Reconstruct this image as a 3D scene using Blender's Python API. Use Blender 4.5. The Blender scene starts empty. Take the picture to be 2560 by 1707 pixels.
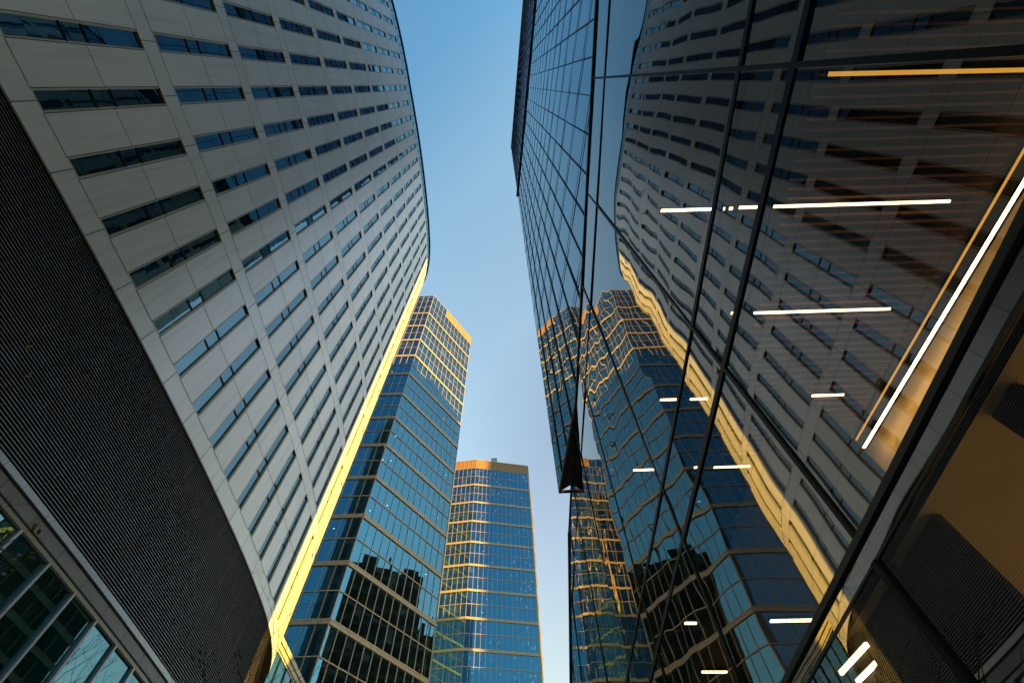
import bpy, math, random
from mathutils import Vector, Matrix
random.seed(7)
sc = bpy.context.scene
COL = sc.collection
R = math.radians

# ------------------------------------------------------------------ camera
# calibrated from the photo's vanishing points (zenith and street direction), in pixels of a 2560x1707 frame
CXP, CYP = 1280.0, 853.5
ZP, VP = (1256.0, 211.0), (1340.0, 2915.0)
F = math.sqrt(-(ZP[0]-CXP)*(VP[0]-CXP)-(ZP[1]-CYP)*(VP[1]-CYP))
def _cd(p): return Vector(((p[0]-CXP)/F, -(p[1]-CYP)/F, -1.0)).normalized()
_z = _cd(ZP); _y = _cd(VP); _x = _y.cross(_z).normalized(); _y = _z.cross(_x)
ROT = Matrix((_x, _y, _z))            # camera axes -> world axes
EYE = 1.6
cam_d = bpy.data.cameras.new('camera')
cam = bpy.data.objects.new('camera', cam_d)
COL.objects.link(cam)
cam_d.sensor_width = 36.0
cam_d.lens = F*36.0/2560.0
cam_d.clip_start = 0.05
cam_d.clip_end = 6000
cam.matrix_world = Matrix.Translation((0, 0, EYE)) @ ROT.to_4x4()
sc.camera = cam

# ------------------------------------------------------------------ sky, sun, exposure
SUN_EL = R(12.0)
SUN_AZ = R(123.1)                      # clockwise from +Y (the street direction)
SDIR = Vector((math.sin(SUN_AZ)*math.cos(SUN_EL), math.cos(SUN_AZ)*math.cos(SUN_EL), math.sin(SUN_EL)))
w = bpy.data.worlds.new('World'); sc.world = w; w.use_nodes = True
nt = w.node_tree
sky = nt.nodes.new('ShaderNodeTexSky'); sky.sky_type = 'NISHITA'
sky.sun_disc = False; sky.sun_elevation = SUN_EL; sky.sun_rotation = SUN_AZ
sky.air_density = 2.5; sky.dust_density = 0.2; sky.ozone_density = 3.0
bg = nt.nodes['Background']; bg.inputs['Strength'].default_value = 0.15
# the sky deepens to a stronger blue overhead, as in the photograph
wc = nt.nodes.new('ShaderNodeTexCoord'); sx = nt.nodes.new('ShaderNodeVectorMath'); sx.operation = 'DOT_PRODUCT'; wr = nt.nodes.new('ShaderNodeValToRGB')
sx.inputs[1].default_value = (.50, .75, .43)
nt.links.new(wc.outputs['Generated'], sx.inputs[0]); nt.links.new(sx.outputs['Value'], wr.inputs['Fac'])
for pos, c in ((0.0, (.20, .40, .60)), (.33, (.40, .64, .82)), (.52, (.76, .85, .93)), (.74, (.92, .89, .94)), (.86, (.77, .68, .76)), (1.0, (.75, .68, .75))):
    e = wr.color_ramp.elements.new(pos) if pos not in (0.0, 1.0) else wr.color_ramp.elements[0 if pos == 0.0 else -1]
    e.color = c+(1,)
wm_ = nt.nodes.new('ShaderNodeMix'); wm_.data_type = 'RGBA'; wm_.blend_type = 'MULTIPLY'; wm_.inputs['Factor'].default_value = 1.0
nt.links.new(sky.outputs[0], wm_.inputs['A']); nt.links.new(wr.outputs[0], wm_.inputs['B'])
nt.links.new(wm_.outputs['Result'], bg.inputs['Color'])
sun_d = bpy.data.lights.new('sun', 'SUN'); sun_d.energy = 5.0; sun_d.angle = R(0.5); sun_d.color = (1.0, 0.56, 0.07)
sun = bpy.data.objects.new('sun', sun_d); COL.objects.link(sun)
sun.rotation_euler = SDIR.to_track_quat('Z', 'Y').to_euler()
sc.view_settings.view_transform = 'Standard'; sc.view_settings.look = 'None'
sc.view_settings.exposure = 1.95; sc.view_settings.gamma = 1.0
sc.cycles.use_denoising = True
sc.cycles.max_bounces = 10; sc.cycles.transparent_max_bounces = 16
sc.cycles.glossy_bounces = 5; sc.cycles.diffuse_bounces = 3
sc.cycles.sample_clamp_indirect = 6.0

# ------------------------------------------------------------------ helpers
def tag(o, label=None, cat=None, group=None, kind=None):
    if label: o['label'] = label
    if cat: o['category'] = cat
    if group: o['group'] = group
    if kind: o['kind'] = kind
    return o
def empty(name, loc=(0, 0, 0), label=None, cat=None, group=None):
    o = bpy.data.objects.new(name, None); COL.objects.link(o); o.location = loc
    o.empty_display_size = 0.5
    return tag(o, label, cat, group)
def origin(o):
    v = Vector((0, 0, 0))
    while o is not None:
        v = v + Vector(o.location); o = o.parent
    return v
class MB:
    """collects faces in eye-centred metres (z = height above the eye); build() links them as one mesh object"""
    def __init__(s): s.v = []; s.f = []; s.m = []; s.c = []
    def face(s, pts, m=0, c=0.0):
        i = len(s.v); s.v += [tuple(p) for p in pts]; s.f.append(tuple(range(i, i+len(pts)))); s.m.append(m); s.c.append(c)
    def box8(s, b, t, m=0):
        n = len(b)
        s.face(list(reversed(b)), m); s.face(t, m)
        for i in range(n):
            j = (i+1) % n; s.face([b[i], b[j], t[j], t[i]], m)
    def box(s, x0, x1, y0, y1, z0, z1, m=0):
        b = [(x0, y0, z0), (x1, y0, z0), (x1, y1, z0), (x0, y1, z0)]
        s.box8(b, [(x, y, z1) for x, y, _ in b], m)
    def prism(s, plan, z0, z1, m=0):
        s.box8([(x, y, z0) for x, y in plan], [(x, y, z1) for x, y in plan], m)
    def bar(s, a, b, up, wid, dep, m=0):
        """box along a->b; wid across, dep along 'up'"""
        a = Vector(a); b = Vector(b); d = (b-a).normalized(); up = Vector(up)
        sd = d.cross(up).normalized(); up = sd.cross(d).normalized()
        q = [sd*(-wid/2)-up*dep/2, sd*(wid/2)-up*dep/2, sd*(wid/2)+up*dep/2, sd*(-wid/2)+up*dep/2]
        s.box8([a+k for k in q], [b+k for k in q], m)
    def tube(s, pts, rad, n=5, m=0):
        rings = []
        for i, p in enumerate(pts):
            p = Vector(p); d = (Vector(pts[min(i+1, len(pts)-1)])-Vector(pts[max(i-1, 0)])).normalized()
            a = d.orthogonal().normalized(); b = d.cross(a)
            rings.append([p+(a*math.cos(2*math.pi*k/n)+b*math.sin(2*math.pi*k/n))*rad[i] for k in range(n)])
        for i in range(len(rings)-1):
            for k in range(n):
                l = (k+1) % n; s.face([rings[i][k], rings[i][l], rings[i+1][l], rings[i+1][k]], m)
    def build(s, name, mats, parent=None, kind=None, smooth=False):
        me = bpy.data.meshes.new(name)
        o = bpy.data.objects.new(name, me); COL.objects.link(o)
        off = Vector((0, 0, 0))
        if parent is not None: o.parent = parent; off = origin(parent)
        me.from_pydata([(x-off.x, y-off.y, z+EYE-off.z) for x, y, z in s.v], [], s.f)
        if not isinstance(mats, (list, tuple)): mats = [mats]
        for mm in mats: me.materials.append(mm)
        me.polygons.foreach_set('material_index', s.m)
        if any(s.c):
            at = me.attributes.new('var', 'FLOAT', 'FACE'); at.data.foreach_set('value', s.c)
        if smooth: me.polygons.foreach_set('use_smooth', [True]*len(s.f))
        me.update()
        if kind: o['kind'] = kind
        return o
def project(p):
    c = ROT.transposed() @ Vector(p)
    if c.z > -0.05: return None
    return (CXP-F*c.x/c.z, CYP+F*c.y/c.z)
def shown(pts):
    """rough pixel area of a face inside the frame"""
    q = [project(p) for p in pts]
    if any(k is None for k in q): return 0.0
    cx = sum(k[0] for k in q)/len(q); cy = sum(k[1] for k in q)/len(q)
    if not (-60 < cx < 2620 and -60 < cy < 1767): return 0.0
    a = 0
    for i in range(len(q)):
        j = (i+1) % len(q); a += q[i][0]*q[j][1]-q[j][0]*q[i][1]
    return abs(a)/2
def add_panes(items, name, mats, parent, limit=96, child=None):
    """items: (MB pieces); the largest become parts of their own, the rest one part"""
    items.sort(key=lambda t: -t[0])
    for a, mb in items[:limit]: mb.build(name, mats, parent)
    if len(items) > limit:
        r = MB()
        for a, mb in items[limit:]:
            i = len(r.v); r.v += mb.v; r.f += [tuple(k+i for k in f) for f in mb.f]; r.m += mb.m; r.c += mb.c
        r.build(name, mats, parent, kind='stuff')

# ------------------------------------------------------------------ materials
def new_mat(name):
    m = bpy.data.materials.new(name); m.use_nodes = True
    n = m.node_tree; n.nodes.clear()
    out = n.nodes.new('ShaderNodeOutputMaterial')
    return m, n, out
def noise(n, scale, detail=3.0, rough=0.5, vec=None, typ='3D'):
    t = n.nodes.new('ShaderNodeTexNoise'); t.inputs['Scale'].default_value = scale
    t.inputs['Detail'].default_value = detail; t.inputs['Roughness'].default_value = rough
    if vec is not None: n.links.new(vec, t.inputs['Vector'])
    return t
def objco(n):
    return n.nodes.new('ShaderNodeTexCoord').outputs['Object']
def solid(name, col, rough=0.6, metal=0.0, var=0.08, scale=0.8, streak=False, spec=0.5, bump=0.0):
    """principled paint / stone / metal with gentle procedural unevenness"""
    m, n, out = new_mat(name)
    p = n.nodes.new('ShaderNodeBsdfPrincipled')
    co = objco(n)
    if streak:
        mp = n.nodes.new('ShaderNodeMapping'); mp.inputs['Scale'].default_value = (1, 1, 0.12)
        n.links.new(co, mp.inputs['Vector']); co = mp.outputs[0]
    t = noise(n, scale, 5.0, 0.6, co)
    r = n.nodes.new('ShaderNodeValToRGB')
    r.color_ramp.elements[0].position = 0.3; r.color_ramp.elements[1].position = 0.7
    r.color_ramp.elements[0].color = tuple(c*(1-var) for c in col)+(1,)
    r.color_ramp.elements[1].color = tuple(min(1, c*(1+var)) for c in col)+(1,)
    n.links.new(t.outputs['Fac'], r.inputs['Fac'])
    n.links.new(r.outputs['Color'], p.inputs['Base Color'])
    p.inputs['Roughness'].default_value = rough; p.inputs['Metallic'].default_value = metal
    p.inputs['Specular IOR Level'].default_value = spec
    if bump:
        b = n.nodes.new('ShaderNodeBump'); b.inputs['Distance'].default_value = bump
        t2 = noise(n, 6.0, 4.0, 0.6, objco(n)); n.links.new(t2.outputs['Fac'], b.inputs['Height'])
        n.links.new(b.outputs[0], p.inputs['Normal'])
    n.links.new(p.outputs[0], out.inputs[0])
    return m
def glass(name, tint, ior, body=None, trans=None, wave=0.0, wscale=0.8, rough=0.0, var_col=None):
    """coated glazing: a Fresnel mirror over a dark body (body) or over a see-through tint (trans)"""
    m, n, out = new_mat(name)
    nrm = None
    if wave:
        b = n.nodes.new('ShaderNodeBump'); b.inputs['Strength'].default_value = 1.0; b.inputs['Distance'].default_value = wave
        co = objco(n)
        t = noise(n, wscale, 1.0, 0.4, co)
        t2 = noise(n, wscale*0.35, 0.0, 0.4, co)
        ad = n.nodes.new('ShaderNodeMath'); ad.operation = 'MULTIPLY_ADD'
        n.links.new(t2.outputs['Fac'], ad.inputs[0]); ad.inputs[1].default_value = 1.6; n.links.new(t.outputs['Fac'], ad.inputs[2])
        n.links.new(ad.outputs[0], b.inputs['Height']); nrm = b.outputs[0]
    gl = n.nodes.new('ShaderNodeBsdfGlossy'); gl.inputs['Color'].default_value = tint+(1,); gl.inputs['Roughness'].default_value = rough
    fr = n.nodes.new('ShaderNodeFresnel')
    geo = n.nodes.new('ShaderNodeNewGeometry')
    mx = n.nodes.new('ShaderNodeMix'); mx.inputs['A'].default_value = ior; mx.inputs['B'].default_value = 1.0/ior
    n.links.new(geo.outputs['Backfacing'], mx.inputs['Factor']); n.links.new(mx.outputs[0], fr.inputs['IOR'])
    if nrm: n.links.new(nrm, gl.inputs['Normal'])
    if trans is not None:
        tr = n.nodes.new('ShaderNodeBsdfTransparent'); tr.inputs['Color'].default_value = trans+(1,); under = tr.outputs[0]
    else:
        df = n.nodes.new('ShaderNodeBsdfDiffuse'); df.inputs['Color'].default_value = body+(1,)
        under = df.outputs[0]
        if var_col is not None:
            at = n.nodes.new('ShaderNodeAttribute'); at.attribute_name = 'var'
            mc = n.nodes.new('ShaderNodeMix'); mc.data_type = 'RGBA'
            mc.inputs['A'].default_value = body+(1,); mc.inputs['B'].default_value = var_col+(1,)
            n.links.new(at.outputs['Fac'], mc.inputs['Factor']); n.links.new(mc.outputs['Result'], df.inputs['Color'])
    mix = n.nodes.new('ShaderNodeMixShader')
    n.links.new(fr.outputs[0], mix.inputs[0]); n.links.new(under, mix.inputs[1]); n.links.new(gl.outputs[0], mix.inputs[2])
    n.links.new(mix.outputs[0], out.inputs[0])
    return m
def emit(name, col, strength):
    m, n, out = new_mat(name)
    e = n.nodes.new('ShaderNodeEmission'); e.inputs[0].default_value = col+(1,); e.inputs[1].default_value = strength
    n.links.new(e.outputs[0], out.inputs[0]); return m

M = {}
def cladding():
    m, n, out = new_mat('white_panel')
    p = n.nodes.new('ShaderNodeBsdfPrincipled'); co = objco(n)
    at_ = n.nodes.new('ShaderNodeAttribute'); at_.attribute_name = 'var'
    mp = n.nodes.new('ShaderNodeMapping'); mp.inputs['Scale'].default_value = (3.0, 3.0, .16); n.links.new(co, mp.inputs['Vector'])
    st_ = noise(n, 1.0, 6.0, .62, mp.outputs[0]); bl = noise(n, .22, 4.0, .6, co)
    sr = n.nodes.new('ShaderNodeMapRange'); sr.inputs['From Min'].default_value = .52; sr.inputs['From Max'].default_value = .78; sr.inputs['To Min'].default_value = 1.0; sr.inputs['To Max'].default_value = .80
    n.links.new(st_.outputs['Fac'], sr.inputs['Value'])
    br = n.nodes.new('ShaderNodeMapRange'); br.inputs['From Min'].default_value = .3; br.inputs['From Max'].default_value = .7; br.inputs['To Min'].default_value = .95; br.inputs['To Max'].default_value = 1.04
    n.links.new(bl.outputs['Fac'], br.inputs['Value'])
    m1 = n.nodes.new('ShaderNodeMath'); m1.operation = 'MULTIPLY'; n.links.new(sr.outputs[0], m1.inputs[0]); n.links.new(br.outputs[0], m1.inputs[1])
    m2 = n.nodes.new('ShaderNodeMath'); m2.operation = 'MULTIPLY'; n.links.new(m1.outputs[0], m2.inputs[0]); n.links.new(at_.outputs['Fac'], m2.inputs[1])
    mc = n.nodes.new('ShaderNodeMix'); mc.data_type = 'RGBA'; mc.blend_type = 'MULTIPLY'; mc.inputs['Factor'].default_value = 1.0
    mc.inputs['A'].default_value = (.88, .88, .86, 1); n.links.new(m2.outputs[0], mc.inputs['B'])
    n.links.new(mc.outputs['Result'], p.inputs['Base Color'])
    p.inputs['Roughness'].default_value = .36; p.inputs['Metallic'].default_value = .30
    n.links.new(p.outputs[0], out.inputs[0]); return m
M['white_panel'] = cladding()
M['joint'] = solid('joint', (0.03, 0.028, 0.024), 0.9)
M['bronze'] = solid('bronze_reveal', (0.17, 0.12, 0.08), 0.45, 0.3)
M['pale_trim'] = solid('pale_trim', (0.55, 0.52, 0.45), 0.4, 0.3)
M['louvre_edge'] = solid('louvre_edge', (0.58, 0.60, 0.58), 0.45, 0.4, var=0.2, scale=1.5)
M['louvre_shade'] = solid('louvre_shade', (0.012, 0.012, 0.012), 0.8)  # shade between the slats, put into the colour of undersides and backing
M['stone'] = solid('grey_stone', (0.34, 0.34, 0.34), 0.7, var=0.1, scale=0.7)
M['steel'] = solid('steel_trim', (0.42, 0.45, 0.48), 0.35, 0.6)
M['cream'] = solid('cream_trim', (0.50, 0.46, 0.36), 0.6)
M['dark_frame'] = solid('dark_frame', (0.008, 0.008, 0.009), 0.5, 0.1, spec=0.2)
M['dark_clad'] = solid('dark_cladding', (0.02, 0.022, 0.02), 0.5, var=0.2)
M['tan_frame'] = solid('tan_frame', (0.46, 0.335, 0.22), 0.45, 0.25, var=0.06)
M['bronze_panel'] = solid('bronze_panel', (0.27, 0.14, 0.04), 0.5, 0.0, var=0.1)
M['slab'] = solid('ceiling_white', (0.45, 0.50, 0.52), 0.9)
M['core'] = solid('core_wall', (0.05, 0.055, 0.06), 0.9)
M['blind'] = solid('roller_blind', (0.55, 0.58, 0.58), 0.9)
M['olive'] = solid('olive_spandrel', (0.075, 0.08, 0.045), 0.7, var=0.25, scale=0.5)
M['rear_dark'] = glass('rear_window', (0.2, 0.25, 0.25), 1.5, body=(0.012, 0.02, 0.02))
M['rear_stone'] = solid('rear_stone', (0.16, 0.17, 0.16), 0.8, var=0.1)
M['brown_wall'] = solid('brown_wall', (0.30, 0.19, 0.09), 0.7, var=0.15, scale=0.6)
M['paving'] = solid('paving', (0.30, 0.29, 0.28), 0.8, var=0.12, scale=0.6)
M['roof'] = solid('roof_gravel', (0.22, 0.21, 0.2), 0.9)
M['ceil_dark'] = solid('dark_ceiling', (0.03, 0.028, 0.026), 0.9)
M['wood'] = solid('slat_wood', (0.42, 0.19, 0.08), 0.6, var=0.15, scale=3)
M['tan_wall'] = solid('tan_wall', (0.62, 0.45, 0.22), 0.7, var=0.12, scale=0.9)
M['bark'] = solid('bark', (0.05, 0.04, 0.035), 0.9, var=0.2, scale=8)
M['dry_leaf'] = solid('dry_leaf', (0.22, 0.13, 0.05), 0.7, var=0.3, scale=20)
M['lt_glass'] = glass('window_glass', (0.55, 0.90, 1.0), 3.6, body=(0.004, 0.018, 0.024), wave=0.0012, wscale=1.6)
M['base_glass'] = glass('base_glass', (0.42, 0.84, 1.0), 4.0, body=(0.002, 0.020, 0.022), wave=0.0008)
M['t_glass'] = glass('tower_glass', (0.24, 0.66, 0.88), 3.6, trans=(0.24, 0.34, 0.38), wave=0.0006, wscale=0.6)
M['rear_glass'] = glass('rear_glass', (0.35, 0.55, 0.75), 2.4, body=(0.012, 0.02, 0.03))
M['wall_glass'] = glass('wall_glass', (0.96, 0.95, 0.94), 2.65, trans=(0.74, 0.68, 0.60), wave=0.009, wscale=0.6)
M['up_glass'] = glass('upper_glass', (0.80, 0.93, 1.0), 3.6, body=(0.008, 0.014, 0.02), wave=0.004, wscale=0.6)
M['crown_glass'] = glass('crown_glass', (0.62, 0.66, 0.85), 2.0, body=(0.014, 0.014, 0.022), wave=0.006, wscale=0.5)
M['dark_glass'] = glass('office_glass', (0.25, 0.32, 0.28), 1.6, body=(0.008, 0.016, 0.010), var_col=(0.05, 0.06, 0.02))
M['light'] = emit('warm_light', (1.0, 0.74, 0.34), 2.2)
M['light_strong'] = emit('wall_washer', (1.0, 0.74, 0.32), 7.0)
M['light_dim'] = emit('amber_light', (1.0, 0.50, 0.06), .28)
M['downlight'] = emit('downlight', (1.0, 0.95, 0.85), 1.4)

# ------------------------------------------------------------------ ground
g = MB(); g.face([(-3000, -3000, -EYE), (3000, -3000, -EYE), (3000, 3000, -EYE), (-3000, 3000, -EYE)])
tag(g.build('plaza_ground', M['paving']), kind='structure')

# ------------------------------------------------------------------ curved white tower on the left
H0 = 16.2
CUR = [(-1.6, -1.28), (-1.3, -1.16), (-1.0, -1.075), (-.72, -1.012), (-.456, -.974), (-.17, -.946), (.0, -.936), (.17, -.924), (.5, -.906), (.9, -.8975),
       (1.3, -.902), (1.55, -.915), (1.66, -.924), (1.77, -.939), (1.876, -.960), (1.97, -.987), (2.06, -1.022), (2.14, -1.070),
       (2.21, -1.135), (2.26, -1.215), (2.29, -1.31), (2.30, -1.42)]
def catmull(P, k=8):
    o = []
    for i in range(len(P)-1):
        p0 = P[max(i-1, 0)]; p1 = P[i]; p2 = P[i+1]; p3 = P[min(i+2, len(P)-1)]
        for j in range(k):
            t = j/k
            o.append(tuple(0.5*(2*b+(c-a)*t+(2*a-5*b+4*c-d)*t*t+(3*b-a-3*c+d)*t**3) for a, b, c, d in zip(p0, p1, p2, p3)))
    o.append(P[-1]); return o
CP = [Vector((x*H0, y*H0, 0)) for y, x in catmull(CUR)]
CS = [0.0]
for i in range(1, len(CP)): CS.append(CS[-1]+(CP[i]-CP[i-1]).length)
def cpt(s, out=0.0):
    s = max(0.0, min(CS[-1]-1e-6, s))
    lo = 0; hi = len(CS)-1
    while hi-lo > 1:
        md = (lo+hi)//2
        if CS[md] <= s: lo = md
        else: hi = md
    t = (s-CS[lo])/(CS[hi]-CS[lo]); p = CP[lo].lerp(CP[hi], t)
    a = CP[max(lo-1, 0)]; b = CP[min(hi+1, len(CP)-1)]
    d = (b-a).normalized(); nn = Vector((d.y, -d.x, 0))
    return p+nn*out
def s_at_y(y):
    for i in range(len(CP)-1):
        if CP[i].y <= y <= CP[i+1].y:
            return CS[i]+(CS[i+1]-CS[i])*(y-CP[i].y)/(CP[i+1].y-CP[i].y)
    return 0
def at(s, h, out=0.0):
    p = cpt(s, out); return (p.x, p.y, h)
lt = empty('curved_tower', (-22, 14, 0), 'tall white curved tower with narrow recessed windows above a dark louvred base', 'building')
BAY = .13*H0
S0 = s_at_y(.005*H0)
kmin = -int(S0/BAY)+1; kmax = int((CS[-1]-S0)/BAY)
bays = [S0+k*BAY for k in range(kmin, kmax+1)]
NST = 9
st0 = [(1.060+.455*k)*H0 for k in range(NST)]
SH = .395*H0
TOPW = 5.165*H0; ROOF = 5.36*H0
wall = MB(); jo = MB(); wins = []
OW = .36
def strip(mb, s0, s1, h0, h1, out=0.0, m=0, step=1.1):
    n = max(1, int((s1-s0)/step+.5))
    for i in range(n):
        a = s0+(s1-s0)*i/n; b = s0+(s1-s0)*(i+1)/n
        mb.face([at(a, h0, out), at(b, h0, out), at(b, h1, out), at(a, h1, out)], m, random.uniform(.94, 1.0))
# horizontal bands
edges = [H0]+[x for k in range(NST) for x in (st0[k], st0[k]+SH)]+[TOPW]
for i in range(0, len(edges), 2):
    for q0, q1 in zip([0]+bays, bays+[CS[-1]]): strip(wall, q0, q1, edges[i], edges[i+1], step=2.2)
    if i == 0: strip(jo, 0, CS[-1], H0+.02, H0+.05, .006)
for k in range(NST):
    h0 = st0[k]; h1 = h0+SH; hm = h0+SH*.5
    prev = 0.0
    for s in bays:
        strip(wall, prev, s-OW, h0, hm, step=2.2); strip(wall, prev, s-OW, hm, h1, step=2.2); prev = s+OW
    strip(wall, prev, CS[-1], h0, h1)
    # joints: line above and below each band and halfway up each storey
    for i in range(len(bays)-1):
        a = bays[i]+OW+.01; b = bays[i+1]-OW-.01
        for hh in (h0-.012, hm-.012, h1-.012): strip(jo, a, b, hh, hh+.026, .005)
        # each band is cut at the window centre line
    for s in bays:
        if k == 0: jo.face([at(s-.012, H0+.05, .005), at(s+.012, H0+.05, .005), at(s+.012, h0, .005), at(s-.012, h0, .005)])
        t1 = st0[k+1] if k < NST-1 else TOPW
        jo.face([at(s-.012, h1, .005), at(s+.012, h1, .005), at(s+.012, t1, .005), at(s-.012, t1, .005)])
    for s in bays:
        w_ = MB(); d = .12
        a = s-OW; b = s+OW
        A0 = at(a, h0); B0 = at(b, h0); A1 = at(a, h1); B1 = at(b, h1)
        a0 = at(a, h0, -d); b0 = at(b, h0, -d); a1 = at(a, h1, -d); b1 = at(b, h1, -d)
        w_.face([A0, A1, a1, a0], 0); w_.face([B1, B0, b0, b1], 0); w_.face([A1, B1, b1, a1], 0); w_.face([B0, A0, a0, b0], 0)
        for (u, v) in ((a-.022, a), (b, b+.022)): w_.face([at(u, h0, .005), at(v, h0, .005), at(v, h1, .005), at(u, h1, .005)], 2)
        for (u, v) in ((a, a+.075), (b-.075, b)): w_.face([at(u, h0, -d+.03), at(v, h0, -d+.03), at(v, h1, -d+.03), at(u, h1, -d+.03)], 1)
        for (u, v) in ((a, a+.045), (b-.045, b)):                   # pale trim round the opening
            w_.face([at(u, h0, .004), at(v, h0, .004), at(v, h1, .004), at(u, h1, .004)], 1)
            w_.face([at(v if u == a else u, h0, .004), at(v if u == a else u, h1, .004), at(v if u == a else u, h1, -.10), at(v if u == a else u, h0, -.10)], 1)
        w_.face([at(a, h0, .004), at(b, h0, .004), at(b, h0+.05, .004), at(a, h0+.05, .004)], 1)
        for fr in (.39, .545):                                     # mullions
            hh = h0+SH*fr
            w_.box8([at(a, hh-.05, -d+.04), at(b, hh-.05, -d+.04), at(b, hh-.05, -d), at(a, hh-.05, -d)],
                    [at(a, hh+.05, -d+.04), at(b, hh+.05, -d+.04), at(b, hh+.05, -d), at(a, hh+.05, -d)], 2)
        pn = MB(); cuts = [h0, h0+SH*.39-.05, h0+SH*.39+.05, h0+SH*.545-.05, h0+SH*.545+.05, h1]
        for q in (0, 2, 4):
            z0, z1 = cuts[q], cuts[q+1]; e = random.uniform(-.004, .004); e2 = random.uniform(-.004, .004)
            pn.face([at(a, z0, -d+.012+e), at(b, z0, -d+.012-e), at(b, z1, -d+.012-e+e2), at(a, z1, -d+.012+e+e2)])
        wins.append((shown([A0, B0, B1, A1]), w_, pn))
wins.sort(key=lambda t: -t[0])
wm = [M['bronze'], M['pale_trim'], M['dark_frame']]
for a, w_, pn in wins[:98]:
    o = w_.build('window', wm, lt); pn.build('pane', M['lt_glass'], o)
rw, rp = MB(), MB()
for a, w_, pn in wins[98:]:
    for src, r in ((w_, rw), (pn, rp)):
        i = len(r.v); r.v += src.v; r.f += [tuple(q+i for q in f) for f in src.f]; r.m += src.m; r.c += src.c
o = rw.build('window', wm, lt, kind='stuff'); rp.build('pane', M['lt_glass'], o, kind='stuff')
wall.build('wall', M['white_panel'], lt)
jo.build('panel_joints', M['joint'], lt)
# glazed parapet under the roof edge
pg, pf = MB(), MB()
strip(pg, 0, CS[-1], TOPW+.12, ROOF, -.05)
strip(pf, 0, CS[-1], ROOF, ROOF+.16, .10); strip(pf, 0, CS[-1], TOPW, TOPW+.12, .03)
n = int(CS[-1]/1.1)
for i in range(n+1):
    s = CS[-1]*i/n
    pf.face([at(s-.035, TOPW+.12, -.02), at(s+.035, TOPW+.12, -.02), at(s+.035, ROOF, -.02), at(s-.035, ROOF, -.02)])
    if i < n:
        s2 = CS[-1]*(i+1)/n
        pf.face([at(s, ROOF, .10), at(s, ROOF, -.3), at(s2, ROOF, -.3), at(s2, ROOF, .10)])
pg.build('parapet_glazing', M['lt_glass'], lt); pf.build('parapet_frame', M['dark_frame'], lt)
# roof deck and the plain rear of the lens-shaped plan
bk = [cpt(CS[-1])+Vector((-x, y, 0)) for x, y in ((3, -.8), (7, -4), (11, -10), (14, -20), (15, -32), (14, -44), (11, -55))]
rear = MB(); ring = [cpt(CS[-1])]+bk+[cpt(0)]
for i in range(len(ring)-1):
    a, b = ring[i], ring[i+1]; rear.face([(a.x, a.y, -EYE), (b.x, b.y, -EYE), (b.x, b.y, ROOF), (a.x, a.y, ROOF)])
rear.build('rear_wall', M['rear_stone'], lt)
rg = MB()
for i in range(len(ring)-1):
    a, b = ring[i], ring[i+1]; d = (b-a); n_ = max(1, int(d.length/2.1)); nn = Vector((d.y, -d.x, 0)).normalized()*.02
    for k in range(n_):
        p = a+d*(k+.2)/n_+nn; q = a+d*(k+.75)/n_+nn
        for j in range(NST): rg.face([(p.x, p.y, st0[j]), (q.x, q.y, st0[j]), (q.x, q.y, st0[j]+SH), (p.x, p.y, st0[j]+SH)])
rg.build('rear_windows', M['rear_dark'], lt, kind='stuff')
rd = MB(); rd.face([at(CS[-1]*i/60, ROOF-.4, -.3) for i in range(61)]+[(p.x, p.y, ROOF-.4) for p in bk])
rd.build('roof', M['roof'], lt)
# louvred base
lv = MB(); LB = .630*H0; NS = 58
seg = [CS[-1]*i/110 for i in range(111)]
for k in range(NS):
    h = LB+.03+(H0-LB-.05)*k/NS
    for i in range(110):
        a, b = seg[i], seg[i+1]
        lv.face([at(a, h, -.02), at(b, h, -.02), at(b, h+.027, -.035), at(a, h+.027, -.035)], 0)
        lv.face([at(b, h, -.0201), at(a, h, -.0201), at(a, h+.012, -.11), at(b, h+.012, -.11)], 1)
for i in range(0, len(bays)):
    s = bays[i]; lv.box8([at(s-.02, LB, -.07), at(s+.02, LB, -.07), at(s+.02, LB, -.11), at(s-.02, LB, -.11)],
                        [at(s-.02, H0, -.07), at(s+.02, H0, -.07), at(s+.02, H0, -.11), at(s-.02, H0, -.11)], 2)
strip(lv, 0, CS[-1], LB, H0, -.14, 1)
strip(lv, 0, CS[-1], H0-.025, H0, .01, 2)
for i in range(110):
    lv.face([at(seg[i], H0, .0), at(seg[i+1], H0, .0), at(seg[i+1], H0-.002, -.14), at(seg[i], H0-.002, -.14)], 1)
lv.build('louvre_screen', [M['louvre_edge'], M['louvre_shade'], M['bronze']], lt)
sb = MB()
def ledge(h0, h1, out, m):
    for i in range(110):
        a, b = seg[i], seg[i+1]
        sb.face([at(a, h0, out), at(b, h0, out), at(b, h1, out), at(a, h1, out)], m)
        sb.face([at(a, h0, out), at(a, h0, -.3), at(b, h0, -.3), at(b, h0, out)], m)
        sb.face([at(a, h1, -.3), at(a, h1, out), at(b, h1, out), at(b, h1, -.3)], m)
ledge(.6175*H0, .629*H0, .10, 1); ledge(.5925*H0, .6135*H0, .04, 0); ledge(.5825*H0, .5895*H0, 0.0, 2)
strip(sb, 0, CS[-1], .58*H0, .63*H0, -.12, 3)
sb.build('stone_band', [M['stone'], M['steel'], M['cream'], M['joint']], lt)
SM = s_at_y(.6875*H0); MST = .0955*H0
fm = MB(); kk = range(-int(SM/MST)+1, int((CS[-1]-SM)/MST))
items = []; TW = .5825*H0
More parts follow.
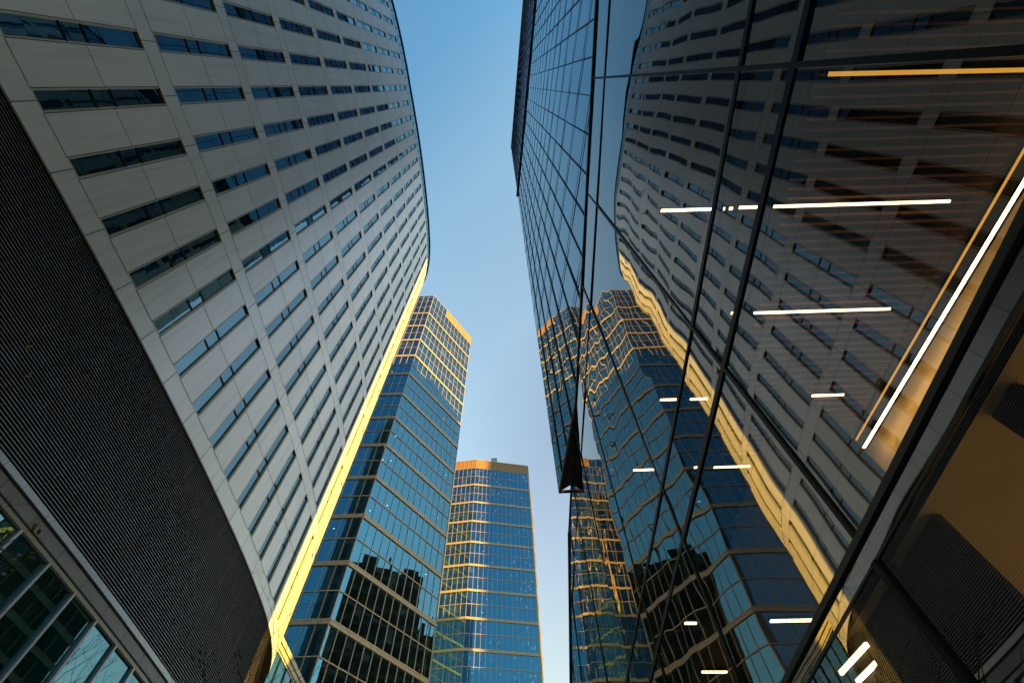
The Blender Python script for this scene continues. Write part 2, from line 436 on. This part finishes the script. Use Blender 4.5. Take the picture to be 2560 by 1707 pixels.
for k in kk:
    s = SM+k*MST
    fm.box8([at(s-.045, -EYE, .0), at(s+.045, -EYE, .0), at(s+.045, -EYE, -.16), at(s-.045, -EYE, -.16)],
            [at(s-.045, TW, .0), at(s+.045, TW, .0), at(s+.045, TW, -.16), at(s-.045, TW, -.16)])
    sb2 = MB(); e = random.uniform(-.006, .006)
    q = [at(s+.05, -EYE, -.12+e), at(s+MST-.05, -EYE, -.12-e), at(s+MST-.05, TW, -.12-e), at(s+.05, TW, -.12+e)]
    sb2.face(q); items.append((shown([at(s, 5, 0), at(s+MST, 5, 0), at(s+MST, TW, 0), at(s, TW, 0)]), sb2))
    fm.face([at(s-.008, .5925*H0, .046), at(s+.008, .5925*H0, .046), at(s+.008, .6135*H0, .046), at(s-.008, .6135*H0, .046)], 1)
fm.build('base_mullions', [M['steel'], M['joint']], lt)
add_panes(items, 'base_window', M['base_glass'], lt, 60)

# ------------------------------------------------------------------ blue glass towers
def curtain_tower(name, label, plan, faces, rows, bands, crown, foot, seed, limit=96):
    """plan: corner points; faces: index -> number of bays; rows: heights top to bottom"""
    rnd = random.Random(seed)
    cx = sum(p[0] for p in plan)/len(plan); cy = sum(p[1] for p in plan)/len(plan)
    t = empty(name, (cx, cy, 0), label, 'building')
    fr = MB(); panes = []; blinds = []; crownp = MB(); plain = MB(); bandm = {}
    N = len(plan)
    for i in range(N):
        a = Vector((plan[i][0], plan[i][1], 0)); b = Vector((plan[(i+1) % N][0], plan[(i+1) % N][1], 0))
        d = (b-a).normalized(); nn = Vector((d.y, -d.x, 0)); L = (b-a).length
        def P(u, h, o=0.0):
            q = a+d*u+nn*o; return (q.x, q.y, h)
        if i not in faces:
            plain.face([P(0, foot), P(L, foot), P(L, rows[0]), P(0, rows[0])]); continue
        nb = faces[i]; bw = L/nb
        for r in range(len(rows)-1):
            h1, h0 = rows[r], rows[r+1]
            for k in range(nb):
                u0, u1 = bw*k, bw*(k+1)
                if r == 0 and crown(i, k):
                    crownp.face([P(u0, h0, .02), P(u1, h0, .02), P(u1, h1, .02), P(u0, h1, .02)]); continue
                e = rnd.gauss(0, .0022); e2 = rnd.gauss(0, .004)
                q = [P(u0+.02, h0, e+e2), P(u1-.02, h0, -e+e2), P(u1-.02, h1, -e-e2), P(u0+.02, h1, e-e2)]
                m = MB(); m.face(q); panes.append((shown(q), m))
                if rnd.random() < (.45 if i == 2 or (seed == 5 and i == 0) else .13):
                    dr = rnd.choice((.25, .35, .5, .95)); z1 = h1-.42; z0 = z1-(h1-h0-.5)*dr
                    m = MB(); m.face([P(u0+.06, z0, -.3), P(u1-.06, z0, -.3), P(u1-.06, z1, -.3), P(u0+.06, z1, -.3)])
                    blinds.append((shown(q), m))
        for k in range(nb+1):
            u = bw*k
            fr.box8([P(u-.035, foot, .09), P(u+.035, foot, .09), P(u+.035, foot, -.02), P(u-.035, foot, -.02)],
                    [P(u-.035, rows[0], .09), P(u+.035, rows[0], .09), P(u+.035, rows[0], -.02), P(u-.035, rows[0], -.02)])
        for h in rows[1:]:
            if h in bands:
                mb = bandm.setdefault(h, MB())
                for (z0, z1, o) in ((h-.30, h-.13, .17), (h-.12, h+.12, .14), (h+.13, h+.30, .17)):
                    mb.box8([P(0, z0, o), P(L, z0, o), P(L, z0, -.02), P(0, z0, -.02)], [P(0, z1, o), P(L, z1, o), P(L, z1, -.02), P(0, z1, -.02)])
            else:
                fr.box8([P(0, h-.06, .10), P(L, h-.06, .10), P(L, h-.06, -.02), P(0, h-.06, -.02)], [P(0, h+.06, .10), P(L, h+.06, .10), P(L, h+.06, -.02), P(0, h+.06, -.02)])
        fr.box8([P(0, rows[0], .12), P(L, rows[0], .12), P(L, rows[0], -.2), P(0, rows[0], -.2)], [P(0, rows[0]+.22, .12), P(L, rows[0]+.22, .12), P(L, rows[0]+.22, -.2), P(0, rows[0]+.22, -.2)])
    fr.build('mullion_grid', M['tan_frame'], t)
    for h in bandm: bandm[h].build('floor_band', M['tan_frame'], t)
    if crownp.f: crownp.build('crown_panels', M['bronze_panel'], t)
    if plain.f: plain.build('rear_wall', M['rear_glass'], t)
    add_panes(panes, 'window_pane', M['t_glass'], t, limit)
    add_panes(blinds, 'blind', M['blind'], t, 60)
    def inset(k): return [(cx+(x-cx)*k, cy+(y-cy)*k) for x, y in plan]
    pl = inset(.975); lights = MB()
    allrows = list(rows)
    for h in allrows:
        s = MB(); s.prism(pl, h-.32, h-.02); s.build('floor_slab' if h != rows[0] else 'roof', M['slab'], t)
        for k in range(26):                                         # recessed lamps under each floor near the glass
            i = rnd.choice(list(faces)); a = Vector(plan[i]); b = Vector(plan[(i+1) % N]); d = (b-a).normalized(); nn = Vector((d.y, -d.x))
            q = a+(b-a)*rnd.random()-nn*rnd.uniform(.9, 3.2)
            if rnd.random() < (.10 if seed == 3 else .55):
                r_ = .09; lights.face([(q.x-r_, q.y-r_, h-.326), (q.x-r_, q.y+r_, h-.326), (q.x+r_, q.y+r_, h-.326), (q.x+r_, q.y-r_, h-.326)])
    lights.build('ceiling_lamps', M['downlight'], t, kind='stuff')
    c = MB(); c.prism(inset(.62), foot, rows[0]-.4); c.build('core', M['core'], t)
    return t
rowsT = [119.1, 115.4, 111.7]+[108.0-3.559*k for k in range(30)]
bandsT = set([108.0-3.559*k for k in range(0, 30, 2)])
t1_plan = [(-46.0, 51.2), (-20.9, 51.2), (-11.6, 65.0), (-27.0, 97.4), (-46.0, 97.4)]
curtain_tower('glass_tower', 'nearer blue glass tower with a sharp corner, directly behind the white curved tower', t1_plan,
              {0: 18, 1: 12, 2: 26}, rowsT, bandsT, lambda i, k: i == 1 and k >= 4, 2.0, 3)
t2_plan = [(-34.0, 115.3), (-13.0, 112.9), (4.7, 116.6), (5.9, 135.0), (-34.0, 135.0)]
t2 = curtain_tower('glass_tower', 'farther blue glass tower with a brown panelled crown closing the end of the street', t2_plan,
              {0: 15, 1: 14, 2: 14}, rowsT, bandsT, lambda i, k: (i == 0 and k >= 10) or i == 1, -1.0, 5)
ru = empty('rooftop_unit', (-7.0, 114.3, 119.3+EYE), 'small pale ventilation unit on the roof edge of the farther tower', 'ventilation unit')
m = MB(); m.box(-7.8, -6.2, 114.6, 116.2, 119.32, 121.2); m.build('casing', M['steel'], ru)
m = MB(); m.box(-8.0, -6.0, 114.4, 116.4, 121.2, 121.45); m.build('lid', M['pale_trim'], ru)

# ------------------------------------------------------------------ mirrored glass tower on the right
D = 2.66
EH = 15.5                                   # top of the lower glass wall
rt = empty('mirror_tower', (14, -6, 0), 'dark mirrored glass tower with lit lobby lamps behind its wall', 'building')
V0, VS = 3.16, 3.245
ys = [V0+VS*k for k in range(-7, 12)]
hs = [13.75, 5.93, 4.83, 2.36]
YK, YE = 19.76, 38.0
def top(y): return EH if y <= YK else EH-.366*(y-YK)
items = []
lv_h = [EH]+hs
for i in range(len(ys)-1):
    y0, y1 = ys[i], ys[i+1]
    for k in range(len(lv_h)-1):
        h1, h0 = lv_h[k], lv_h[k+1]
        ta, tb = min(h1, top(y0)), min(h1, top(y1))
        if max(ta, tb) <= h0+.02: continue
        q = [(D, y1, h0), (D, y0, h0)]
        if ta > h0: q += [(D, y0, ta)]
        if ta >= h1 and tb < h1: q += [(D, YK+(EH-h1)/.366, h1)]
        if tb > h0: q += [(D, y1, tb)]
        elif ta > h0: q[0] = (D, YK+(EH-h0)/.366, h0)
        e = random.gauss(0, .0028); e2 = random.gauss(0, .0028)
        ym, hm = (y0+y1)/2, (h0+h1)/2
        q = [(x+e*(y-ym)+e2*(h-hm), y, h) for x, y, h in q]
        m = MB(); m.face(q); items.append((shown(q)+1e-6, m))
    e = random.gauss(0, .0016)
    q = [(D+e, y1, -EYE), (D-e, y0, -EYE), (D-e, y0, 2.13), (D+e, y1, 2.13)]
    m = MB(); m.face(q); items.append((shown(q)+1e-6, m))
    q = [(D, y1, 2.15), (D, y0, 2.15), (D, y0, 2.295), (D, y1, 2.295)]
    m = MB(); m.face(q); items.append((shown(q)+1e-6, m))
add_panes(items, 'facade_pane', M['wall_glass'], rt, 96)
fr = MB()
for y in ys:
    if top(y) > 2.5:
        fr.box(D-.02, D+.10, y-.025, y+.025, 2.36, top(y)-.05)
    fr.box(D-.03, D+.10, y-.03, y+.03, -EYE, 2.14)
for h, t_ in ((13.75, .025), (5.93, .08), (4.83, .09)):
    ye = min(YE, YK+(EH-h)/.366)
    fr.box(D-.018, D+.10, ys[0], ye, h-t_/2, h+t_/2)
fr.build('mullion_grid', M['dark_frame'], rt)
cap = MB(); cap.box(D-.05, D+.2, ys[0], YK, EH-.04, EH+.06); cap.bar((D+.09, YK, EH+.02), (D+.09, YE, top(YE)+.02), (0, 0, 1), .32, .14)
cap.build('wall_coping', M['dark_clad'], rt)
bm_ = MB(); bm_.box(D-.03, D+.05, ys[0], 36, 2.295, 2.35); bm_.box(D-.012, D+.03, ys[0], 36, 2.13, 2.15); bm_.box(D+.06, 9.0, ys[0], 36, 2.152, 2.355)
bm_.build('floor_slab', M['dark_clad'], rt)
# upper tower: slightly turned in plan, overhanging the wall at its far end
UX, US = 4.0, .115
def up(y, o=0.0): return UX-US*y-o
UF, UB = 16.9, -46.0
HB, HBELT, HR = 15.62, 82.3, 149.0
items = []; fins = MB(); hz = MB()
dl = Vector((-US, 1, 0)).normalized(); upn = Vector((-1, -US, 0)).normalized()
def U(y, h, o=0.0): return (up(y)+upn.x*o, y+upn.y*o, h)
uy = [.54+1.513*k for k in range(-30, 11)]+[UF]
levels = [HB]+[18.95+3.96*k for k in range(0, 16)]+[HBELT]
for i in range(len(uy)-1):
    y0, y1 = uy[i], uy[i+1]
    for k in range(len(levels)-1):
        h0, h1 = levels[k], levels[k+1]
        e = random.gauss(0, .0035); e2 = random.gauss(0, .0035)
        q = [U(y1, h0, e+e2), U(y0, h0, -e+e2), U(y0, h1, -e-e2), U(y1, h1, e-e2)]
        m = MB(); m.face(q); items.append((shown(q)+1e-9, m))
add_panes(items, 'upper_pane', M['up_glass'], rt, 96)
for y in uy[:-1]:
    fins.box8([U(y-.024, HB, .05), U(y+.024, HB, .05), U(y+.024, HB, -.02), U(y-.024, HB, -.02)],
              [U(y-.024, HBELT, .05), U(y+.024, HBELT, .05), U(y+.024, HBELT, -.02), U(y-.024, HBELT, -.02)])
for h in levels[1:-1]:
    hz.box8([U(UB, h-.02, .015), U(UF, h-.02, .015), U(UF, h-.02, -.02), U(UB, h-.02, -.02)],
            [U(UB, h+.02, .015), U(UF, h+.02, .015), U(UF, h+.02, -.02), U(UB, h+.02, -.02)])
    h += .55  # thin second bar drawn for the ghost reflection of each transom
    hz.box8([U(UB, h-.007, .01), U(UF, h-.007, .01), U(UF, h-.012, -.02), U(UB, h-.012, -.02)],
            [U(UB, h+.007, .01), U(UF, h+.007, .01), U(UF, h+.012, -.02), U(UB, h+.012, -.02)])
fins.build('fins', M['dark_frame'], rt); hz.build('transoms_and_ghosts', M['dark_frame'], rt)
belt = MB(); belt.box8([U(UB, HBELT, .22), U(UF+.25, HBELT, .22), U(UF+.25, HBELT, -.3), U(UB, HBELT, -.3)], [U(UB, HBELT+.7, .22), U(UF+.25, HBELT+.7, .22), U(UF+.25, HBELT+.7, -.3), U(UB, HBELT+.7, -.3)])
belt.build('belt_course', M['dark_frame'], rt)
cr, cf = MB(), MB()
cl = [HBELT+.7+3.9*k for k in range(0, 17)]+[HR]
for i in range(len(uy)-1):
    for k in range(len(cl)-1):
        e = random.gauss(0, .006)
        cr.face([U(uy[i+1], cl[k], e), U(uy[i], cl[k], -e), U(uy[i], cl[k+1], -e), U(uy[i+1], cl[k+1], e)])
    y = uy[i]
    cf.box8([U(y-.03, cl[0], .10), U(y+.03, cl[0], .10), U(y+.03, cl[0], -.02), U(y-.03, cl[0], -.02)], [U(y-.03, HR, .10), U(y+.03, HR, .10), U(y+.03, HR, -.02), U(y-.03, HR, -.02)])
for h in cl[1:]:
    cf.box8([U(UB, h-.12, .06), U(UF, h-.12, .06), U(UF, h-.12, -.02), U(UB, h-.12, -.02)], [U(UB, h+.12, .06), U(UF, h+.12, .06), U(UF, h+.12, -.02), U(UB, h+.12, -.02)])
cf.box8([U(UB, HR, .15), U(UF+.1, HR, .15), U(UF+.1, HR, -.3), U(UB, HR, -.3)], [U(UB, HR+.5, .15), U(UF+.1, HR+.5, .15), U(UF+.1, HR+.5, -.3), U(UB, HR+.5, -.3)])
cr.build('crown_glazing', M['crown_glass'], rt); cf.build('crown_frame', M['dark_frame'], rt)
bodym = MB()
pl = [(up(UF), UF-.02), (17, 2.0), (30, -16), (36, UB), (up(UB), UB)]      # the far end is cut back at an angle
for (a, b) in zip(pl[:-1], pl[1:]):
    bodym.face([(b[0], b[1], HB), (a[0], a[1], HB), (a[0], a[1], HR), (b[0], b[1], HR)])
bodym.face([(x, y, HR-.2) for x, y in reversed(pl)])
bodym.build('side_walls', M['rear_glass'], rt)
# soffit of the overhang, with a rim and one tan panel
YX = (UX-D)/US
so = MB()
so.box8([(D-.02, YX-.2, HB-.10), (9, YX-.2, HB-.10), U(UF, HB-.10)], [(D-.02, YX-.2, HB-.004), (9, YX-.2, HB-.004), U(UF, HB-.004)])
so.bar(U(UF-.06, HB-.12, -.04), (D+.4, UF-.06, HB-.12), (0, 0, 1), .10, .12)
so.bar(U(YX, HB-.12, -.05), U(UF, HB-.12, -.05), (0, 0, 1), .08, .12)
so.bar(U(UF-.3, HB-.115, -.1), (D-.03, UF-1.6, HB-.115), (0, 0, 1), .03, .04, 1)
so.build('soffit', [M['dark_clad'], M['joint']], rt)
# roof deck and rear of the low part
rr = MB(); rr.box(D+.12, 36, ys[0], YK-.3, EH-.45, EH-.08)
rr.face([(36, ys[0], -EYE), (36, 36, -EYE), (36, 36, 7), (36, YK, EH-.1), (36, ys[0], EH-.1)])
rr.face([(D+.12, ys[0]+.05, -EYE), (36, ys[0]+.05, -EYE), (36, ys[0]+.05, EH-.1), (D+.12, ys[0]+.05, EH-.1)])
rr.face([(D+.12, 36, -EYE), (36, 36, -EYE), (36, 36, 7), (D+.12, 36, 7)])
rr.face([(D+.12, YK-.3, EH-.1), (36, YK-.3, EH-.1), (36, 37.9, top(37.9)-.1), (D+.12, 37.9, top(37.9)-.1)])
rr.build('roof_deck', M['ceil_dark'], rt)
# lobby behind the wall: ceiling, wooden slats, core wall and the lit end wall
CH = 12.85
ce = MB(); ce.face([(D+.15, ys[0], CH+.25), (35, ys[0], CH+.25), (35, 26, CH+.25), (D+.15, 26, CH+.25)]); ce.build('lobby_ceiling', M['ceil_dark'], rt)
sl = MB()
for k in range(-34, 51):
    y = k*.2455
    sl.box(7.72, 12.25-(y-11.66)*.1145, y-.028, y+.028, CH-.04, CH+.08)
sl.build('ceiling_slats', M['wood'], rt)
cw = MB(); cw.prism([(9.0, 8.45), (9.35, 8.79), (9.35, 30), (9.0, 30)], 2.4, CH-.2); cw.build('partition_wall', M['brown_wall'], rt)
tw = MB()
wa, wb = Vector((13.42, 12.6, 0)), Vector((15.3, -4.0, 0))
tw.box8([(wa.x, wa.y, 2.4), (wb.x, wb.y, 2.4), (wb.x+.5, wb.y, 2.4), (wa.x+.5, wa.y, 2.4)], [(wa.x, wa.y, CH+.2), (wb.x, wb.y, CH+.2), (wb.x+.5, wb.y, CH+.2), (wa.x+.5, wa.y, CH+.2)])
tw.build('lobby_wall', M['tan_wall'], rt)
# room under the slab: warm ceiling seen between dark inner walls
lc = MB(); lc.face([(2.72, -8, 2.10), (12, -8, 2.10), (12, 12, 2.10), (2.72, 12, 2.10)]); lc.build('entrance_ceiling', M['tan_wall'], rt)
li = MB(); li.box(2.80, 2.86, 2.6, 35.5, -EYE, 2.09); li.box(2.80, 2.86, 1.54, 1.77, -EYE, 2.09); li.box(2.80, 2.86, ys[0], .2, -EYE, 2.09)
li.build('inner_wall', M['ceil_dark'], rt)
ul = bpy.data.lights.new('entrance_uplight', 'AREA'); ul.energy = 7; ul.color = (1.0, .70, .24); ul.size = 3.0; ul.shape = 'SQUARE'
uo = bpy.data.objects.new('entrance_uplight', ul); COL.objects.link(uo); uo.location = (5.2, 2.4, .6); uo.rotation_euler = (math.pi, 0, 0)

# ------------------------------------------------------------------ linear lamps in the lobby
def lamp(a, b, label, wid=.075, mat='light', group='linear lamps in the lobby'):
    a = Vector(a); b = Vector(b); d = (b-a).normalized()
    e = empty('linear_lamp', ((a.x+b.x)/2, (a.y+b.y)/2, a.z+EYE), label, 'lamp', group)
    h = MB(); h.bar((a.x, a.y, a.z+.06), (b.x, b.y, b.z+.06), (0, 0, 1), wid+.02, .08); h.build('housing', M['dark_frame'], e)
    t = MB(); t.bar((a.x, a.y, a.z+.005), (b.x, b.y, b.z+.005), (0, 0, 1), wid, .03); t.build('diffuser', M[mat], e)
L = CH-.15
def r1(x0, x1, y, label, **k): lamp((x0*L, y*L, L), (x1*L, y*L, L), label, **k)
r1(.334, .472, .247, 'short bright linear lamp on the upper row, nearest the mirror wall')
r1(.482, .489, .247, 'tiny square lamp in the gap of the upper lamp row')
r1(.503, .96, .2455, 'longest bright horizontal linear lamp, on the upper row in front of the wooden slats')
r1(.538, .549, .499, 'tiny lamp at the street end of the second row of ceiling lamps')
r1(.594, .926, .5005, 'long bright linear lamp on the second row below the longest one')
r1(.399, .444, .753, 'short lamp on the third row over the blue tower reflection')
r1(.48, .527, .754, 'short lamp crossing the golden reflection on the third row')
r1(.81, .896, .755, 'short lamp near the foot of the tall diagonal lamp')
r1(.353, .414, 1.008, 'pale short lamp on the fourth row nearest the street')
r1(.533, .546, 1.005, 'tiny lamp on the fourth row beside the golden reflection')
r1(.592, .699, 1.007, 'medium lamp on the fourth row beside the golden reflection')
lamp((.962*6, 1.818*6, 6), (1.122*6, 1.821*6, 6), 'short lamp low in the lobby just above the dark floor beam', .08)
lamp((.633*6, 1.813*6, 6), (.678*6, 1.816*6, 6), 'very short low lamp over the dark reflection of the blue tower', .06)
lamp((.762*6, 2.177*6, 6), (.869*6, 2.184*6, 6), 'lowest horizontal lamp at the bottom edge of the lobby wall', .06)
lamp((1.018*L, .948*L, L), (1.16*L, -.30*L, L), 'very long bright diagonal lamp along the tan lobby wall', .09, 'light_strong')
lamp((.985*L, .918*L, L), (1.112*L, -.25*L, L), 'thin amber strip standing in for a glass reflection of the very long diagonal lamp', .06, 'light_dim')  # glowing strip added for the long lamp's double reflection, not a fixture
lamp((.62*L, -.001*L, L), (1.05*L, .002*L, L), 'amber horizontal lamp at the top, under the thick dark mullion', .10, 'light_dim')
lamp((1.366*1.985, 2.23*1.985, 1.985), (1.401*1.985, 2.007*1.985, 1.985), 'slanted bright lamp under the floor beam, the upper of two', .022)
lamp((1.464*1.88, 2.309*1.88, 1.88), (1.492*1.88, 2.154*1.88, 1.88), 'slanted dimmer lamp at the bottom edge, the lower of two', .018)

# ------------------------------------------------------------------ low link building behind the white tower's nose
lb = empty('link_building', (-20.5, 41, 0), 'low glass building with a cream roof edge beside the foot of the blue tower', 'building')
X = -18.3
m = MB(); m.face([(X, 28, -EYE), (X, 49, -EYE), (X, 49, 19.3), (X, 28, 19.3)]); m.build('glazing', M['base_glass'], lb)
m = MB()
for (z0, z1, o) in ((19.3, 19.42, .05), (19.44, 19.78, .12), (19.82, 20.15, .2)): m.box(X-.6, X+o, 28, 49, z0, z1)
m.build('roof_edge', M['cream'], lb)
m = MB(); m.box(X-.6, X+.1, 28, 49, 19.42, 19.44); m.box(X-.6, X+.15, 28, 49, 19.78, 19.82); m.box(X-8, X-.61, 33, 49, 19.5, 20.0); m.build('roof', M['joint'], lb)
m = MB()
for k in range(14): m.box(X, X+.08, 28.5+1.55*k, 28.58+1.55*k, -EYE, 19.3)
m.build('mullions', M['dark_frame'], lb)

# ------------------------------------------------------------------ neighbours outside the frame: two seen in reflections, two added to cast shade
def block(name, label, x0, x1, y0, y1, z1, fh=3.8, cw_=2.4, group=None):
    t = empty(name, ((x0+x1)/2, (y0+y1)/2, 0), label, 'building')
    b = MB(); b.box(x0, x1, y0, y1, -EYE, z1); b.build('glazing', M['dark_glass'], t)
    f = MB(); h = 2.0
    while h < z1:
        f.box(x0-.2, x1+.2, y0-.2, y1+.2, h-.45, h+.45); h += fh
    n = int((y1-y0)/cw_)
    for k in range(n+1): f.box(x0-.12, x0-.001, y0+(y1-y0)*k/n-.09, y0+(y1-y0)*k/n+.09, -EYE, z1)
    n = int((x1-x0)/cw_)
    for k in range(n+1): f.box(x0+(x1-x0)*k/n-.09, x0+(x1-x0)*k/n+.09, y0-.12, y0-.001, -EYE, z1)
    f.build('floor_bands', M['olive'], t)
    r = MB(); w3 = x1-x0; l3 = y1-y0; r.box(x0+.1*w3, x1-.3*w3, y0+.1*l3, y0+.35*l3, z1, z1+3.2); r.box(x0+.1*w3, x0+.2*w3, y0+.48*l3, y0+.51*l3, z1, z1+5.0); r.box(x0+.2*w3, x1-.1*w3, y1-.3*l3, y1-.1*l3, z1, z1+2.2)
    r.build('roof_plant', M['dark_clad'], t)
block('office_block', 'dark office block mirrored low in the side of the nearer blue tower', 45, 52, 52, 72, 81)
block('office_block', 'lower dark wing beside the block mirrored in the nearer blue tower', 45, 52, 72.3, 79, 66)
block('office_block', 'tall dark slab block added unseen on the right to shade the nearer blue tower', 62, 84, -13, 4.5, 103)
block('office_block', 'slender dark tower added unseen on the right to shade the farther blue tower', 200, 210, -22.4, -12.7, 182)

# ------------------------------------------------------------------ trees
def tree(name, label, base, hgt, seed, lean, leaves=False, spread=1.0):
    rnd = random.Random(seed)
    t = empty(name, (base[0], base[1], 0), label, 'tree')
    tr, br, lf = MB(), MB(), MB()
    tips = []
    p0 = Vector((base[0], base[1], -EYE)); fork = p0+Vector((lean[0]*.5, lean[1]*.5, hgt*.45))
    tr.tube([p0, p0.lerp(fork, .5)+Vector((.05, .03, 0)), fork], [.17, .13, .10], 8)
    def grow(p, d, ln, rad, lev):
        pts = [p]; n = 4
        for i in range(n):
            d = (d+Vector((rnd.gauss(0, .18), rnd.gauss(0, .18), rnd.gauss(.04, .12)))).normalized()
            pts.append(pts[-1]+d*ln/n)
        br.tube(pts, [rad*(1-.6*i/n) for i in range(n+1)], 5 if lev < 2 else 3)
        tips.append(pts[-1])
        if lev < 4:
            for k in range(rnd.choice((2, 3, 3))):
                q = pts[rnd.choice((2, 3, 4))]
                dd = (d+Vector((rnd.gauss(0, .65), rnd.gauss(0, .65), rnd.gauss(.15, .35)))).normalized()
                grow(q, dd, ln*rnd.uniform(.55, .8), rad*.5, lev+1)
    for k in range(6):
        a = k*1.05+rnd.random()*.6
        grow(fork-Vector((0, 0, .1*k)), Vector((math.cos(a)*spread+lean[0]*.2, math.sin(a)*spread+lean[1]*.2, 1.1)).normalized(), hgt*.26, .055, 0)
    tr.build('trunk', M['bark'], t, smooth=True); br.build('crown', M['bark'], t)
    if leaves:
        for q in tips:
            if rnd.random() < .10:
                for j in range(4):
                    a = Vector((rnd.gauss(0, 1), rnd.gauss(0, 1), rnd.gauss(0, 1))).normalized(); b = a.orthogonal().normalized()
                    c = q+Vector((rnd.gauss(0, .04), rnd.gauss(0, .04), rnd.gauss(0, .04)))
                    lf.face([c, c+a*.05+b*.025, c+a*.1, c+a*.05-b*.025])
        lf.build('leaves', M['dry_leaf'], t)
tree('bare_tree', 'bare dark tree whose top twigs rise at the bottom edge before the low glass building', (-9.8, 21.5), 15.0, 4, (.4, .4))
tree('bare_tree', 'small tree with a few dry brown leaves at the left edge before the louvres', (-9.0, 4.2), 7.6, 9, (.2, .2), True)
